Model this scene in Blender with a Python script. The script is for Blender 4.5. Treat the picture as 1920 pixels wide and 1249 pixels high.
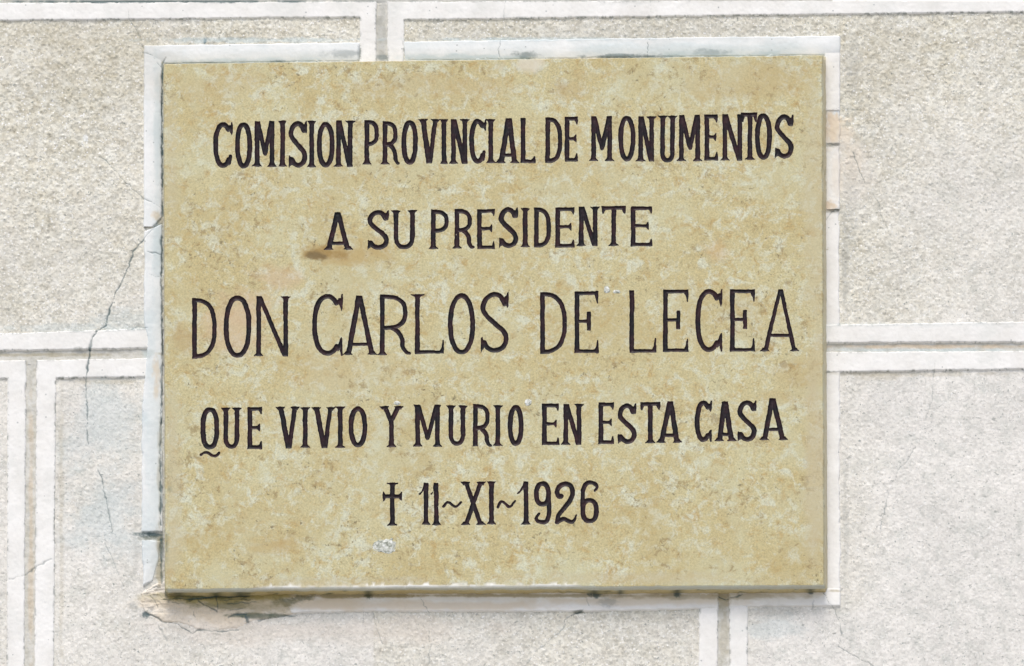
import bpy, math, random
import numpy as np
from mathutils import Vector
from mathutils.geometry import delaunay_2d_cdt

for o in list(bpy.data.objects):
    bpy.data.objects.remove(o)
random.seed(7)
SC = bpy.context.scene

# ------------------------------------------------------------------ camera
S = 0.0005                      # one unit of the layout (u) = half a millimetre
PITCH = math.radians(20)        # photographed from the street, looking up
DIST = 9.0
HC = 4.4                        # height of the picture's middle above the street
CAM = np.array([0.0, -DIST*math.cos(PITCH), HC-DIST*math.sin(PITCH)])
cd = bpy.data.cameras.new('camera')
cd.sensor_width = 36
cd.lens = 36*DIST/(1920*S)
cd.clip_start = 0.1
cd.clip_end = 200
cam = bpy.data.objects.new('camera', cd)
SC.collection.objects.link(cam)
cam.location = CAM
cam.rotation_euler = (math.pi/2+PITCH, 0, 0)
SC.camera = cam

# ------------------------------------------------------------------ light
SUN_EL, SUN_AZ = math.radians(60), math.radians(190)    # azimuth clockwise from +Y
w = bpy.data.worlds.new('World')
SC.world = w
w.use_nodes = True
nt = w.node_tree
nt.nodes.clear()
sky = nt.nodes.new('ShaderNodeTexSky')
sky.sky_type = 'NISHITA'
sky.sun_disc = False
sky.sun_elevation = SUN_EL
sky.sun_rotation = SUN_AZ
sky.air_density = 1.0
sky.dust_density = 3.0
sky.ozone_density = 1.0
bg = nt.nodes.new('ShaderNodeBackground')
bg.inputs['Strength'].default_value = 0.13
wo = nt.nodes.new('ShaderNodeOutputWorld')
nt.links.new(sky.outputs[0], bg.inputs['Color'])
nt.links.new(bg.outputs[0], wo.inputs['Surface'])
sd = bpy.data.lights.new('sun', 'SUN')
sd.energy = 1.5
sd.angle = math.radians(30)
sd.color = (1.0, 0.965, 0.89)
sun = bpy.data.objects.new('sun', sd)
SC.collection.objects.link(sun)
sv = Vector((math.sin(SUN_AZ)*math.cos(SUN_EL), math.cos(SUN_AZ)*math.cos(SUN_EL), math.sin(SUN_EL)))
sun.rotation_euler = (-sv).to_track_quat('-Z', 'Y').to_euler()
sun.location = (0, -4, 9)
SC.view_settings.view_transform = 'Standard'
SC.view_settings.look = 'None'
SC.view_settings.gamma = 1
SC.view_settings.exposure = 0.45
SC.view_settings.use_curve_mapping = False

# ------------------------------------------------------------------ layout helpers
def W(px, py, href=0.0):
    """measured position in the photograph -> (x, z) on the plane that stands href u out of the wall"""
    k = S/DIST
    a = (np.asarray(px, float)-960)*k
    b = (624.5-np.asarray(py, float))*k
    c, s = math.cos(PITCH), math.sin(PITCH)
    dx, dy, dz = a, c-b*s, s+b*c
    t = (-href*S-CAM[1])/dy
    return CAM[0]+t*dx, CAM[2]+t*dz

_tab = {}
def vnoise(x, y, lam, seed):
    if seed not in _tab:
        _tab[seed] = np.random.RandomState(seed).rand(512, 512)
    T = _tab[seed]
    x = np.asarray(x, float)/lam+37.3
    y = np.asarray(y, float)/lam+11.7
    ix, iy = np.floor(x).astype(int), np.floor(y).astype(int)
    fx, fy = x-ix, y-iy
    fx = fx*fx*(3-2*fx)
    fy = fy*fy*(3-2*fy)
    i0, i1, j0, j1 = ix % 512, (ix+1) % 512, iy % 512, (iy+1) % 512
    return ((T[i0, j0]*(1-fx)+T[i1, j0]*fx)*(1-fy)+(T[i0, j1]*(1-fx)+T[i1, j1]*fx)*fy)*2-1

def fbm(x, y, lam, seed, octs=4, gain=0.5):
    v, a, n = 0, 1.0, 0
    for i in range(octs):
        v = v+a*vnoise(x, y, lam/(2**i), seed+i*17)
        n += a
        a *= gain
    return v/n

def sstep(a, b, x):
    t = np.clip((x-a)/(b-a), 0, 1)
    return t*t*(3-2*t)

def seg_d(X, Y, x0, y0, x1, y1):
    dx, dy = x1-x0, y1-y0
    L = dx*dx+dy*dy
    t = np.clip(((X-x0)*dx+(Y-y0)*dy)/max(L, 1e-9), 0, 1)
    return np.hypot(X-x0-t*dx, Y-y0-t*dy), t

# ------------------------------------------------------------------ object helpers
COL = SC.collection
def thing(name, label, cat, px, py, group=None):
    o = bpy.data.objects.new(name, None)
    COL.objects.link(o)
    x, z = W(px, py)
    o.location = (float(x), 0, float(z))
    o.empty_display_size = 0.05
    o['label'] = label
    o['category'] = cat
    if group:
        o['group'] = group
    return o

def origin(p):
    v = np.zeros(3)
    while p is not None:
        v += np.array(p.location)
        p = p.parent
    return v

def link_mesh(name, co, faces, mat, parent, stain=None, tone=None, smooth=True, label=None):
    """co: world coordinates (n,3); faces: (m,3) or (m,4) index array"""
    me = bpy.data.meshes.new(name)
    off = origin(parent)
    co = np.asarray(co, float)-off
    faces = np.asarray(faces)
    k = faces.shape[1]
    me.vertices.add(len(co))
    me.vertices.foreach_set('co', co.astype(np.float32).ravel())
    me.loops.add(faces.size)
    me.loops.foreach_set('vertex_index', faces.astype(np.int32).ravel())
    me.polygons.add(len(faces))
    me.polygons.foreach_set('loop_start', np.arange(0, faces.size, k, dtype=np.int32))
    me.polygons.foreach_set('loop_total', np.full(len(faces), k, dtype=np.int32))
    me.polygons.foreach_set('use_smooth', np.full(len(faces), smooth, dtype=bool))
    me.update(calc_edges=True)
    if stain is not None:
        at = me.attributes.new('stain', 'FLOAT_COLOR', 'POINT')
        at.data.foreach_set('color', stain.astype(np.float32).ravel())
    if tone is not None:
        at = me.attributes.new('tone', 'FLOAT', 'POINT')
        at.data.foreach_set('value', tone.astype(np.float32).ravel())
    me.materials.append(mat)
    o = bpy.data.objects.new(name, me)
    COL.objects.link(o)
    o.parent = parent
    if label:
        o['label'] = label
    return o

def grid_mesh(name, xs, ys, hf, mask, mat, parent, href=0.0, tonef=None, stainf=None, label=None):
    X, Y = np.meshgrid(xs, ys)
    h = hf(X, Y)
    keep = mask(X, Y)
    ny, nx = X.shape
    cell = keep[:-1, :-1] & keep[1:, :-1] & keep[:-1, 1:] & keep[1:, 1:]
    j, i = np.nonzero(cell)
    a = j*nx+i
    q = np.stack([a, a+nx, a+nx+1, a+1], 1)
    used = np.zeros(nx*ny, bool)
    used[q.ravel()] = True
    rem = np.cumsum(used)-1
    q = rem[q]
    Xf, Yf, hf_ = X.ravel()[used], Y.ravel()[used], h.ravel()[used]
    wx, wz = W(Xf, Yf, href)
    co = np.stack([wx, -hf_*S, wz], 1)
    st = (stainf or wall_stain)(Xf, Yf)
    tn = tonef(Xf, Yf) if tonef else np.zeros(len(Xf))
    return link_mesh(name, co, q, mat, parent, st, tn, label=label)

def axis(a, b, lo, hi, f=1.5, c=8.0):
    """fine spacing where the photograph looks, coarse beyond it"""
    out = []
    x = a
    while x < b-1e-6:
        out.append(x)
        x += f if lo-4 <= x <= hi+4 else c
    out.append(b)
    return np.array(out)

# ------------------------------------------------------------------ materials
def mat_new(name):
    m = bpy.data.materials.new(name)
    m.use_nodes = True
    n = m.node_tree
    b = n.nodes['Principled BSDF']
    return m, n, b

def node(n, t, **kw):
    x = n.nodes.new(t)
    for k, v in kw.items():
        if k in x.inputs:
            x.inputs[k].default_value = v
        else:
            setattr(x, k, v)
    return x

def coords(n):
    tc = n.nodes.new('ShaderNodeTexCoord')
    mp = n.nodes.new('ShaderNodeMapping')
    mp.inputs['Scale'].default_value = (1/S, 1/S, 1/S)
    n.links.new(tc.outputs['Object'], mp.inputs['Vector'])
    return mp.outputs[0]

def noise(n, co, lam, detail=3, rough=0.55, dist=0.0, offs=None):
    if offs:
        m = n.nodes.new('ShaderNodeMapping')
        m.inputs['Location'].default_value = offs
        n.links.new(co, m.inputs['Vector'])
        co = m.outputs[0]
    t = node(n, 'ShaderNodeTexNoise', Scale=1/lam, Detail=detail, Roughness=rough, Distortion=dist)
    n.links.new(co, t.inputs['Vector'])
    return t.outputs['Fac']

def ramp(n, fac, stops):
    r = n.nodes.new('ShaderNodeValToRGB')
    e = r.color_ramp.elements
    while len(e) < len(stops):
        e.new(0.5)
    for el, (p, c) in zip(e, stops):
        el.position = p
        el.color = (*c, 1) if len(c) == 3 else c
    n.links.new(fac, r.inputs['Fac'])
    return r.outputs['Color']

def g(v):
    return (v, v, v)

def mix(n, fac, a, b, mode='MIX'):
    m = node(n, 'ShaderNodeMix', data_type='RGBA', blend_type=mode)
    for s, v in ((m.inputs[0], fac), (m.inputs[6], a), (m.inputs[7], b)):
        if isinstance(v, (int, float)):
            s.default_value = v
        elif isinstance(v, tuple):
            s.default_value = (*v, 1)
        else:
            n.links.new(v, s)
    return m.outputs[2]

def math_(n, op, a, b=0.0):
    m = node(n, 'ShaderNodeMath', operation=op)
    for s, v in zip(m.inputs, (a, b)):
        if isinstance(v, (int, float)):
            s.default_value = v
        else:
            n.links.new(v, s)
    return m.outputs[0]

def stained(n, col):
    at = node(n, 'ShaderNodeAttribute', attribute_name='stain')
    return mix(n, at.outputs['Alpha'], col, at.outputs['Color'])

def bump(n, b, h, dist, strength=1.0):
    bp = node(n, 'ShaderNodeBump', Strength=strength, Distance=dist)
    n.links.new(h, bp.inputs['Height'])
    n.links.new(bp.outputs[0], b.inputs['Normal'])

def make_rough():
    m, n, b = mat_new('granular_render')
    c = coords(n)
    tone = node(n, 'ShaderNodeAttribute', attribute_name='tone').outputs['Fac']
    warm = ramp(n, noise(n, c, 22, 7, 0.74), [(0.28, (0.39, 0.35, 0.255)), (0.42, (0.59, 0.553, 0.445)), (0.55, (0.68, 0.655, 0.56)), (0.70, (0.785, 0.775, 0.705))])
    pale = ramp(n, noise(n, c, 32, 7, 0.72, 0, (91, 3, 7)), [(0.30, (0.58, 0.58, 0.535)), (0.48, (0.718, 0.695, 0.645)), (0.68, (0.80, 0.77, 0.72))])
    col = mix(n, tone, warm, pale)
    # broad uneven weathering
    col = mix(n, 0.45, col, ramp(n, noise(n, c, 150, 3, 0.5, 0, (5, 9, 2)), [(0.35, g(0.88)), (0.65, g(1.10))]), 'MULTIPLY')
    # separate grains of sand
    vo = node(n, 'ShaderNodeTexVoronoi', Scale=1/4.2)
    n.links.new(c, vo.inputs['Vector'])
    sp = n.nodes.new('ShaderNodeSeparateColor')
    n.links.new(vo.outputs['Color'], sp.inputs[0])
    grain = ramp(n, sp.outputs[0], [(0.0, g(0.58)), (0.5, g(1.0)), (1.0, g(1.3))])
    col = mix(n, math_(n, 'SUBTRACT', 0.55, math_(n, 'MULTIPLY', tone, 0.28)), col, grain, 'MULTIPLY')
    core = math_(n, 'LESS_THAN', vo.outputs['Distance'], 0.42)
    quartz = math_(n, 'MULTIPLY', math_(n, 'GREATER_THAN', sp.outputs[1], 0.935), core)
    quartz = math_(n, 'MULTIPLY', quartz, math_(n, 'SUBTRACT', 0.9, math_(n, 'MULTIPLY', tone, 0.6)))
    col = mix(n, quartz, col, (0.88, 0.87, 0.84))
    mp = n.nodes.new('ShaderNodeMapping')
    mp.inputs['Rotation'].default_value = (0, 0.9, 0)
    mp.inputs['Scale'].default_value = (1.0, 1.0, 1.5)
    n.links.new(c, mp.inputs['Vector'])
    nz = noise(n, mp.outputs[0], 8.5, 4, 0.62, 0.6, (17, 4, 44))
    dark = ramp(n, nz, [(0.625, g(0)), (0.67, g(0.62))])
    col = mix(n, dark, col, (0.25, 0.265, 0.245))
    nz2 = noise(n, c, 6.0, 3, 0.55, 0.3, (71, 14, 4))
    col = mix(n, ramp(n, nz2, [(0.665, g(0)), (0.70, g(0.72))]), col, (0.19, 0.225, 0.215))
    nz3 = noise(n, c, 4.6, 2, 0.5, 0.2, (7, 41, 94))
    col = mix(n, ramp(n, nz3, [(0.67, g(0)), (0.71, g(0.75))]), col, (0.88, 0.87, 0.84))
    col = stained(n, col)
    n.links.new(col, b.inputs['Base Color'])
    b.inputs['Roughness'].default_value = 0.9
    b.inputs['Specular IOR Level'].default_value = 0.25
    h = math_(n, 'ADD', noise(n, c, 5, 3, 0.6), math_(n, 'MULTIPLY', sp.outputs[0], 0.4))
    bump(n, b, h, 0.0005, 0.6)
    return m

def make_band(name, a, bcol, seed):
    m, n, b = mat_new(name)
    c = coords(n)
    col = ramp(n, noise(n, c, 70, 5, 0.6, 0, (seed, 3, 1)), [(0.32, a), (0.6, bcol)])
    col = mix(n, 0.35, col, ramp(n, noise(n, c, 7, 4, 0.7, 0, (1, seed, 4)), [(0.28, g(0.84)), (0.5, g(1.0))]), 'MULTIPLY')
    v2 = node(n, 'ShaderNodeTexVoronoi', Scale=1/13)
    n.links.new(c, v2.inputs['Vector'])
    s2 = n.nodes.new('ShaderNodeSeparateColor')
    n.links.new(v2.outputs['Color'], s2.inputs[0])
    pit = math_(n, 'MULTIPLY', math_(n, 'LESS_THAN', v2.outputs['Distance'], 0.13), math_(n, 'GREATER_THAN', s2.outputs[0], 0.85))
    col = mix(n, math_(n, 'MULTIPLY', pit, 0.6), col, (0.33, 0.35, 0.34))
    col = stained(n, col)
    n.links.new(col, b.inputs['Base Color'])
    b.inputs['Roughness'].default_value = 0.75
    b.inputs['Specular IOR Level'].default_value = 0.3
    bump(n, b, noise(n, c, 9, 5, 0.65), 0.0006, 0.4)
    return m

def make_mortar():
    m, n, b = mat_new('joint_mortar')
    c = coords(n)
    col = ramp(n, noise(n, c, 12, 5, 0.65), [(0.3, (0.45, 0.435, 0.37)), (0.5, (0.585, 0.57, 0.51)), (0.7, (0.68, 0.67, 0.63))])
    col = stained(n, col)
    n.links.new(col, b.inputs['Base Color'])
    b.inputs['Roughness'].default_value = 0.95
    bump(n, b, noise(n, c, 4, 4, 0.65), 0.0008, 0.5)
    return m

def make_slab():
    m, n, b = mat_new('cream_limestone')
    c = coords(n)
    base = ramp(n, noise(n, c, 110, 4, 0.55), [(0.35, (0.495, 0.415, 0.205)), (0.65, (0.53, 0.475, 0.265))])
    # pale cloudy patches and ochre clouds
    p = noise(n, c, 25, 7, 0.7, 0.5, (40, 2, 9))
    pm = math_(n, 'ADD', p, ramp(n, noise(n, c, 95, 3, 0.6, 0.5, (61, 12, 3)), [(0.35, g(0)), (0.65, g(0.09))]))
    col = mix(n, ramp(n, pm, [(0.535, g(0)), (0.67, g(0.85))]), base, (0.60, 0.61, 0.47))
    q = noise(n, c, 20, 7, 0.72, 0.6, (3, 77, 21))
    col = mix(n, ramp(n, q, [(0.525, g(0)), (0.67, g(0.9))]), col, (0.435, 0.305, 0.11))
    # fine crystalline grain
    f = noise(n, c, 3.4, 3, 0.7)
    col = mix(n, 0.8, col, ramp(n, f, [(0.3, g(0.66)), (0.5, g(1.0)), (0.72, g(1.28))]), 'MULTIPLY')
    # larger worn-looking clouds, so that no two parts of the face look alike
    cl = noise(n, c, 190, 4, 0.6, 0.8, (8, 31, 5))
    col = mix(n, ramp(n, cl, [(0.50, g(0)), (0.66, g(0.42))]), col, (0.46, 0.375, 0.175))
    cl2 = noise(n, c, 150, 4, 0.6, 0.8, (81, 3, 55))
    col = mix(n, ramp(n, cl2, [(0.50, g(0)), (0.66, g(0.38))]), col, (0.55, 0.55, 0.375))
    # brown flecks and pores, gathered in places
    gather = ramp(n, noise(n, c, 75, 4, 0.6, 0, (19, 1, 88)), [(0.38, g(0)), (0.62, g(0.11))])
    r = math_(n, 'ADD', noise(n, c, 15, 6, 0.72, 0.5, (13, 5, 66)), gather)
    fl = ramp(n, r, [(0.645, g(0)), (0.725, g(0.62))])
    col = mix(n, fl, col, (0.27, 0.19, 0.075))
    r2 = math_(n, 'ADD', noise(n, c, 7.5, 3, 0.6, 0.5, (53, 8, 16)), gather)
    fl2 = ramp(n, r2, [(0.715, g(0)), (0.78, g(0.7))])
    col = mix(n, fl2, col, (0.15, 0.125, 0.06))
    col = stained(n, col)
    n.links.new(col, b.inputs['Base Color'])
    rr = ramp(n, r, [(0.4, g(0.38)), (0.75, g(0.62))])
    n.links.new(rr, b.inputs['Roughness'])
    b.inputs['Specular IOR Level'].default_value = 0.4
    hh = math_(n, 'SUBTRACT', math_(n, 'MULTIPLY', f, 0.25), math_(n, 'ADD', fl, fl2))
    bump(n, b, hh, 0.0003, 0.45)
    return m

def make_paint():
    m, n, b = mat_new('dark_letter_paint')
    c = coords(n)
    col = ramp(n, noise(n, c, 22, 4, 0.6), [(0.35, (0.006, 0.006, 0.008)), (0.52, (0.016, 0.007, 0.010)), (0.70, (0.034, 0.011, 0.013))])
    f = ramp(n, noise(n, c, 5, 2, 0.5, 0, (7, 7, 30)), [(0.765, g(0)), (0.79, g(0.7))])
    col = mix(n, f, col, (0.38, 0.33, 0.22))
    n.links.new(col, b.inputs['Base Color'])
    b.inputs['Roughness'].default_value = 0.45
    b.inputs['Specular IOR Level'].default_value = 0.2
    bump(n, b, noise(n, c, 5, 3, 0.6), 0.0005, 0.4)
    return m

def make_chip():
    m, n, b = mat_new('crumbled_white_chip')
    c = coords(n)
    col = ramp(n, noise(n, c, 6.5, 5, 0.8), [(0.36, (0.17, 0.19, 0.15)), (0.50, (0.52, 0.53, 0.46)), (0.62, (0.80, 0.81, 0.78))])
    n.links.new(col, b.inputs['Base Color'])
    b.inputs['Roughness'].default_value = 0.9
    bump(n, b, noise(n, c, 4, 3), 0.0008, 0.6)
    return m

M_ROUGH = make_rough()
M_BAND = make_band('smooth_white_render', (0.765, 0.745, 0.70), (0.86, 0.845, 0.81), 4)
M_STRIP = make_band('trowelled_white_plaster', (0.70, 0.735, 0.73), (0.83, 0.835, 0.82), 14)
M_MORTAR = make_mortar()
M_CRUMB = make_band('crumbling_tan_mortar', (0.63, 0.55, 0.43), (0.78, 0.72, 0.63), 24)
M_SLAB = make_slab()
M_PAINT = make_paint()
M_CHIP = make_chip()

# ------------------------------------------------------------------ stains, cracks and painted shading of the wall
TEAL = (0.04, 0.09, 0.10)
MOSS = (0.055, 0.070, 0.035)
OLIVE = (0.33, 0.27, 0.13)
TAN = (0.66, 0.50, 0.32)
CREAM = (0.70, 0.60, 0.46)
BLUE = (0.50, 0.60, 0.62)
GREY = (0.40, 0.40, 0.37)
CRACKS = [   # points, half width, strength
    ([(303, 419), (290, 425), (278, 438), (268, 449)], 0.9, .55),
    ([(268, 449), (250, 470), (243, 494), (232, 516), (225, 535), (216, 549), (209, 570), (203, 590), (198, 609)], 1.3, .85),
    ([(198, 609), (180, 622), (172, 638), (168, 660), (164, 690), (162, 706)], 2.0, .95),
    ([(162, 706), (161, 735), (164, 760), (162, 800), (165, 831)], 1.0, .65),
    ([(182, 880), (190, 893), (196, 925), (203, 955), (208, 985), (211, 996)], 1.0, .7),
    ([(211, 997), (196, 1003), (170, 1006)], 1.2, .35),
    ([(196, 1018), (212, 1050), (222, 1078), (232, 1098)], .8, .45),
    ([(178, 287), (200, 300), (222, 325), (240, 345), (268, 370), (285, 379), (304, 391)], .8, .6),
    ([(240, 0), (239, 18), (241, 34), (254, 52), (262, 68), (268, 90)], .7, .45),
    ([(268, 97), (284, 105), (293, 116), (303, 124)], .8, .55),
    ([(303, 124), (307, 112), (311, 106)], 1.3, .85),
    ([(277, 472), (290, 475), (304, 478)], 1.0, .7),
    ([(304.6, 122), (303.6, 200), (304, 300), (304.4, 405)], 1.7, .9), ([(303.5, 440), (302.5, 520), (304, 640), (302.5, 760), (301, 850), (301.5, 985)], 1.7, .8), ([(302, 1010), (303, 1095)], 1.6, .7),  # darkness of the gap beside the slab, painted in as lines
    ([(280, 515), (300, 519)], .8, .4),
    ([(245, 617), (256, 611), (276, 614)], .9, .5),
    ([(12, 1088), (30, 1083), (50, 1076), (58, 1069), (66, 1062), (82, 1056), (96, 1048)], 1.0, .65),
    ([(274, 1149), (292, 1157), (312, 1167), (334, 1170), (350, 1180), (362, 1186), (374, 1180), (410, 1183), (446, 1181)], 1.1, .7),
    ([(298, 1172), (306, 1186), (313, 1200)], 1.2, .35),
    ([(305, 1124), (330, 1122), (352, 1124), (378, 1123)], 1.1, .7), ([(352, 1127), (380, 1121), (400, 1119), (440, 1118), (476, 1117)], 1.2, .75),
    ([(372, 1126), (384, 1134), (396, 1140), (407, 1145)], 1.3, .7), ([(406, 1112), (407, 1128), (408, 1144)], 1.0, .6), ([(426, 1132), (450, 1129), (482, 1129)], 1.1, .65),
    ([(428, 1157), (440, 1151), (462, 1150)], 1.4, .7), ([(484, 1163), (506, 1158), (522, 1155), (557, 1154)], 1.3, .6), ([(364, 1144), (365, 1157)], .9, .5), ([(310, 1129), (336, 1131), (360, 1128)], .8, .5), ([(420, 1125), (450, 1123), (470, 1124)], .8, .55), ([(430, 1142), (455, 1140)], .8, .5),
    ([(282, 1118), (290, 1126), (296, 1140)], .8, .4), ([(276, 1108), (286, 1101), (300, 1100)], 1.2, .6),
    ([(788, 1121), (797, 1136), (806, 1150), (803, 1180), (806, 1210), (803, 1249)], .7, .55),
    ([(700, 1148), (704, 1170), (716, 1206)], .7, .45),
    ([(682, 1140), (681, 1175)], .6, .35),
    ([(1090, 1146), (1076, 1151), (1060, 1160), (1058, 1166)], 1.1, .75),
    ([(1062, 1170), (1048, 1186), (1020, 1208), (1006, 1220), (992, 1238), (982, 1249)], .9, .6),
    ([(1599, 284), (1603, 296), (1610, 312), (1612, 322), (1621, 340)], 1.2, .7),
    ([(1634, 350), (1638, 366), (1648, 380), (1656, 416)], .8, .45),
    ([(1575, 390), (1560, 396), (1549, 412)], 1.2, .6),
    ([(1560, 205), (1580, 203), (1610, 204)], .9, .4),
    ([(1660, 420), (1672, 446), (1669, 468)], .7, .4),
    ([(1754, 678), (1750, 710), (1748, 745), (1735, 790), (1722, 828)], .7, .4),
    ([(1716, 838), (1697, 868), (1686, 876), (1678, 900)], .8, .5),
    ([(1666, 918), (1660, 955), (1652, 985), (1648, 1010), (1645, 1035)], .8, .5),
    ([(1543, 1111), (1550, 1121), (1554, 1132), (1565, 1143), (1573, 1164), (1578, 1190), (1571, 1211), (1595, 1225), (1620, 1238), (1640, 1249)], .9, .6),
    ([(1348, 1118), (1360, 1123), (1378, 1121), (1392, 1114)], 1.4, .8),
    ([(1526, 1126), (1522, 1142)], 1.1, .35),
    ([(947, 0), (945, 34)], .7, .45), ([(1219, 0), (1218, 34)], .6, .4),
    ([(937, 77), (935, 90), (938, 107)], .8, .55), ([(1217, 72), (1213, 90), (1216, 105)], .8, .6),
    ([(128, 8), (140, 20)], .5, .2), ([(139, 0), (139, 36)], .5, .25),
    ([(1100, 1120), (1104, 1136)], .8, .4),
    ([(40, 730), (39, 740)], .7, .5),
]
BLOBS = [    # x, y, rx, ry, colour, strength, break-up wavelength
    # damp, with bluish sky shading painted in, along the plaque's upper and left sides
    (480, 117, 190, 9, BLUE, .55, 20), (880, 110, 130, 9, BLUE, .6, 16), (985, 102, 24, 7, TEAL, .55, 7), (1190, 105, 90, 5, TEAL, .75, 9),
    (1330, 98, 40, 7, TEAL, .55, 8), (1370, 104, 170, 8, BLUE, .5, 18), (520, 115, 14, 4, TEAL, .6, 5), (420, 118, 110, 3, TEAL, .45, 8),
    (640, 100, 40, 8, TEAL, .35, 8), (1270, 92, 230, 14, BLUE, .35, 22),
    (716, 60, 9, 60, GREY, .5, 10), (718, 106, 14, 6, TEAL, .5, 8), (674, 100, 4, 16, TEAL, .4, 6),
    (296, 250, 10, 170, BLUE, .4, 25), (296, 470, 12, 60, BLUE, .45, 25), (285, 800, 22, 260, BLUE, .30, 40),
    (190, 800, 80, 90, BLUE, .32, 50), (200, 960, 90, 90, BLUE, .35, 50), (230, 600, 60, 26, BLUE, .28, 16), (130, 614, 140, 9, BLUE, .28, 12),
    (300, 900, 6, 120, OLIVE, .35, 20), (299, 1050, 9, 60, OLIVE, .55, 14), (293, 700, 8, 40, CREAM, .7, 14),
    (297, 408, 9, 14, OLIVE, .45, 7), (292, 405, 10, 9, CREAM, .6, 8),
    # broken stretch of the left strip
    (278, 1001, 28, 6, TEAL, .85, 7), (285, 1009, 26, 5, MOSS, .6, 6), (256, 1040, 9, 40, GREY, .35, 9), (303, 1030, 4, 30, TEAL, .6, 8),
    # orange render showing on the right
    (1560, 236, 17, 36, TAN, .7, 9), (1574, 250, 30, 32, CREAM, .75, 10), (1556, 384, 14, 13, TAN, .65, 7), (1598, 300, 18, 34, CREAM, .5, 18),
    (1562, 272, 20, 5, GREY, .75, 9), (1560, 396, 22, 5, GREY, .55, 9), (1566, 330, 16, 40, CREAM, .35, 20),
    (1600, 320, 40, 80, (0.72, 0.67, 0.60), .45, 30), (1600, 120, 18, 60, GREY, .28, 12), (1597, 400, 14, 120, GREY, .22, 10),
    # mossy broken mortar below the plaque, underside shading painted in with the moss
    (520, 1132, 250, 14, CREAM, .85, 40), (380, 1142, 100, 28, CREAM, .9, 30), (830, 1136, 260, 10, CREAM, .75, 40), (1200, 1128, 200, 10, CREAM, .6, 30),
    (405, 1116, 105, 10, OLIVE, .85, 14), (640, 1117, 190, 5, OLIVE, .85, 12), (1000, 1117, 300, 4, OLIVE, .7, 14), (1330, 1118, 200, 7, OLIVE, .5, 16), (1330, 1108, 220, 4, OLIVE, .8, 14),
    (430, 1120, 140, 15, (.35, .29, .11), .9, 30), (390, 1116, 90, 9, (.11, .12, .055), .85, 14), (535, 1130, 26, 9, (.12, .13, .07), .7, 6), (562, 1122, 26, 6, (.12, .13, .07), .7, 6), (480, 1154, 60, 6, (.10, .12, .07), .8, 12), (430, 1136, 70, 8, (.22, .20, .10), .7, 12), (490, 1140, 70, 12, OLIVE, .45, 10), (480, 1154, 60, 5, (.10, .13, .09), .6, 7), (405, 1114, 7, 6, TEAL, .8, 6), (445, 1152, 14, 5, (.12, .15, .12), .6, 5), (463, 1161, 5, 9, TEAL, .95, 5),
    (274, 1152, 11, 8, TEAL, .8, 6), 
    (250, 1136, 8, 12, GREY, .5, 7), (690, 1117, 8, 9, MOSS, .8, 6), (1115, 1114, 12, 8, TEAL, .8, 7), (1162, 1110, 8, 6, MOSS, .7, 6), (1270, 1112, 9, 10, TEAL, .8, 6), (1520, 1107, 8, 8, TEAL, .8, 6),
    (1085, 1147, 12, 4, MOSS, .7, 5), (1140, 1130, 20, 10, TEAL, .3, 4), (1358, 1180, 9, 80, OLIVE, .3, 10), (1357, 1128, 12, 14, OLIVE, .5, 8),
    (600, 1180, 300, 30, (0.70, 0.61, 0.52), .35, 50), (1460, 1145, 60, 10, GREY, .35, 14), (1450, 1175, 60, 26, BLUE, .3, 24),
    # joints; the middle ones have a shaded top and lit bottom painted in
    (0, 664, 300, 4, OLIVE, .45, 14), (1740, 648, 200, 4, TAN, .55, 18), (1740, 655, 200, 4, BLUE, .5, 12), (58, 1000, 6, 300, TAN, .35, 30), (278, 662, 14, 9, (0.5, 0.56, 0.54), .6, 9),
    (148, 656, 12, 7, GREY, .7, 7), (300, 2, 420, 3.5, TEAL, .9, 10), (900, 1, 300, 3, GREY, .7, 9), (1180, 4, 60, 6, GREY, .35, 7),
    (384, 77, 4, 6, TEAL, .9, 4), (160, 258, 5, 8, (0.85, 0.86, 0.84), .7, 5), (1688, 73, 2.2, 2.2, TEAL, .95, 20), (1347, 14, 2, 2, TEAL, .95, 20),
    (470, 74, 200, 6, BLUE, .5, 10), (1000, 73, 250, 5, BLUE, .5, 10), (1180, 60, 420, 24, GREY, .2, 26), (1700, 609, 220, 5, BLUE, .3, 9), (1880, 606, 26, 9, GREY, .4, 9),
    (1650, 703, 60, 9, OLIVE, .25, 12), (1700, 700, 230, 5, OLIVE, .25, 9), (200, 715, 70, 6, OLIVE, .25, 10), (115, 1000, 6, 300, OLIVE, .22, 14), (1585, 980, 7, 160, GREY, .35, 11), (1585, 480, 8, 110, GREY, .45, 9),  # olive lines under the lower bands paint in the bands' shadow
    (20, 60, 300, 30, OLIVE, .14, 40), (200, 120, 180, 70, OLIVE, .18, 40), (1660, 110, 120, 70, OLIVE, .13, 40),
]

def crack_field(X, Y):
    """distance to the nearest crack divided by its half width, and its strength"""
    f = np.zeros_like(X)
    for ci, (pts, hw, st) in enumerate(CRACKS):
        xs, ys = [p[0] for p in pts], [p[1] for p in pts]
        sel = (X > min(xs)-8) & (X < max(xs)+8) & (Y > min(ys)-8) & (Y < max(ys)+8)
        if not sel.any():
            continue
        x, y = X[sel], Y[sel]
        xx = x+1.6*vnoise(x, y, 7, 200+ci)+0.8*vnoise(x, y, 3, 300+ci)
        yy = y+1.6*vnoise(x, y, 7, 400+ci)
        d = np.full(x.shape, 99.0)
        for a, b in zip(pts[:-1], pts[1:]):
            d = np.minimum(d, seg_d(xx, yy, *a, *b)[0])
        wdt = hw*(0.68+0.55*vnoise(x, y, 14, 500+ci))
        v = st*np.clip(1.0+.35*vnoise(x, y, 22, 550+ci), 0, 1)*np.clip(1.35-d/np.maximum(wdt, .25)*.75, 0, 1)
        f[sel] = np.maximum(f[sel], v)
    return f

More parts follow.
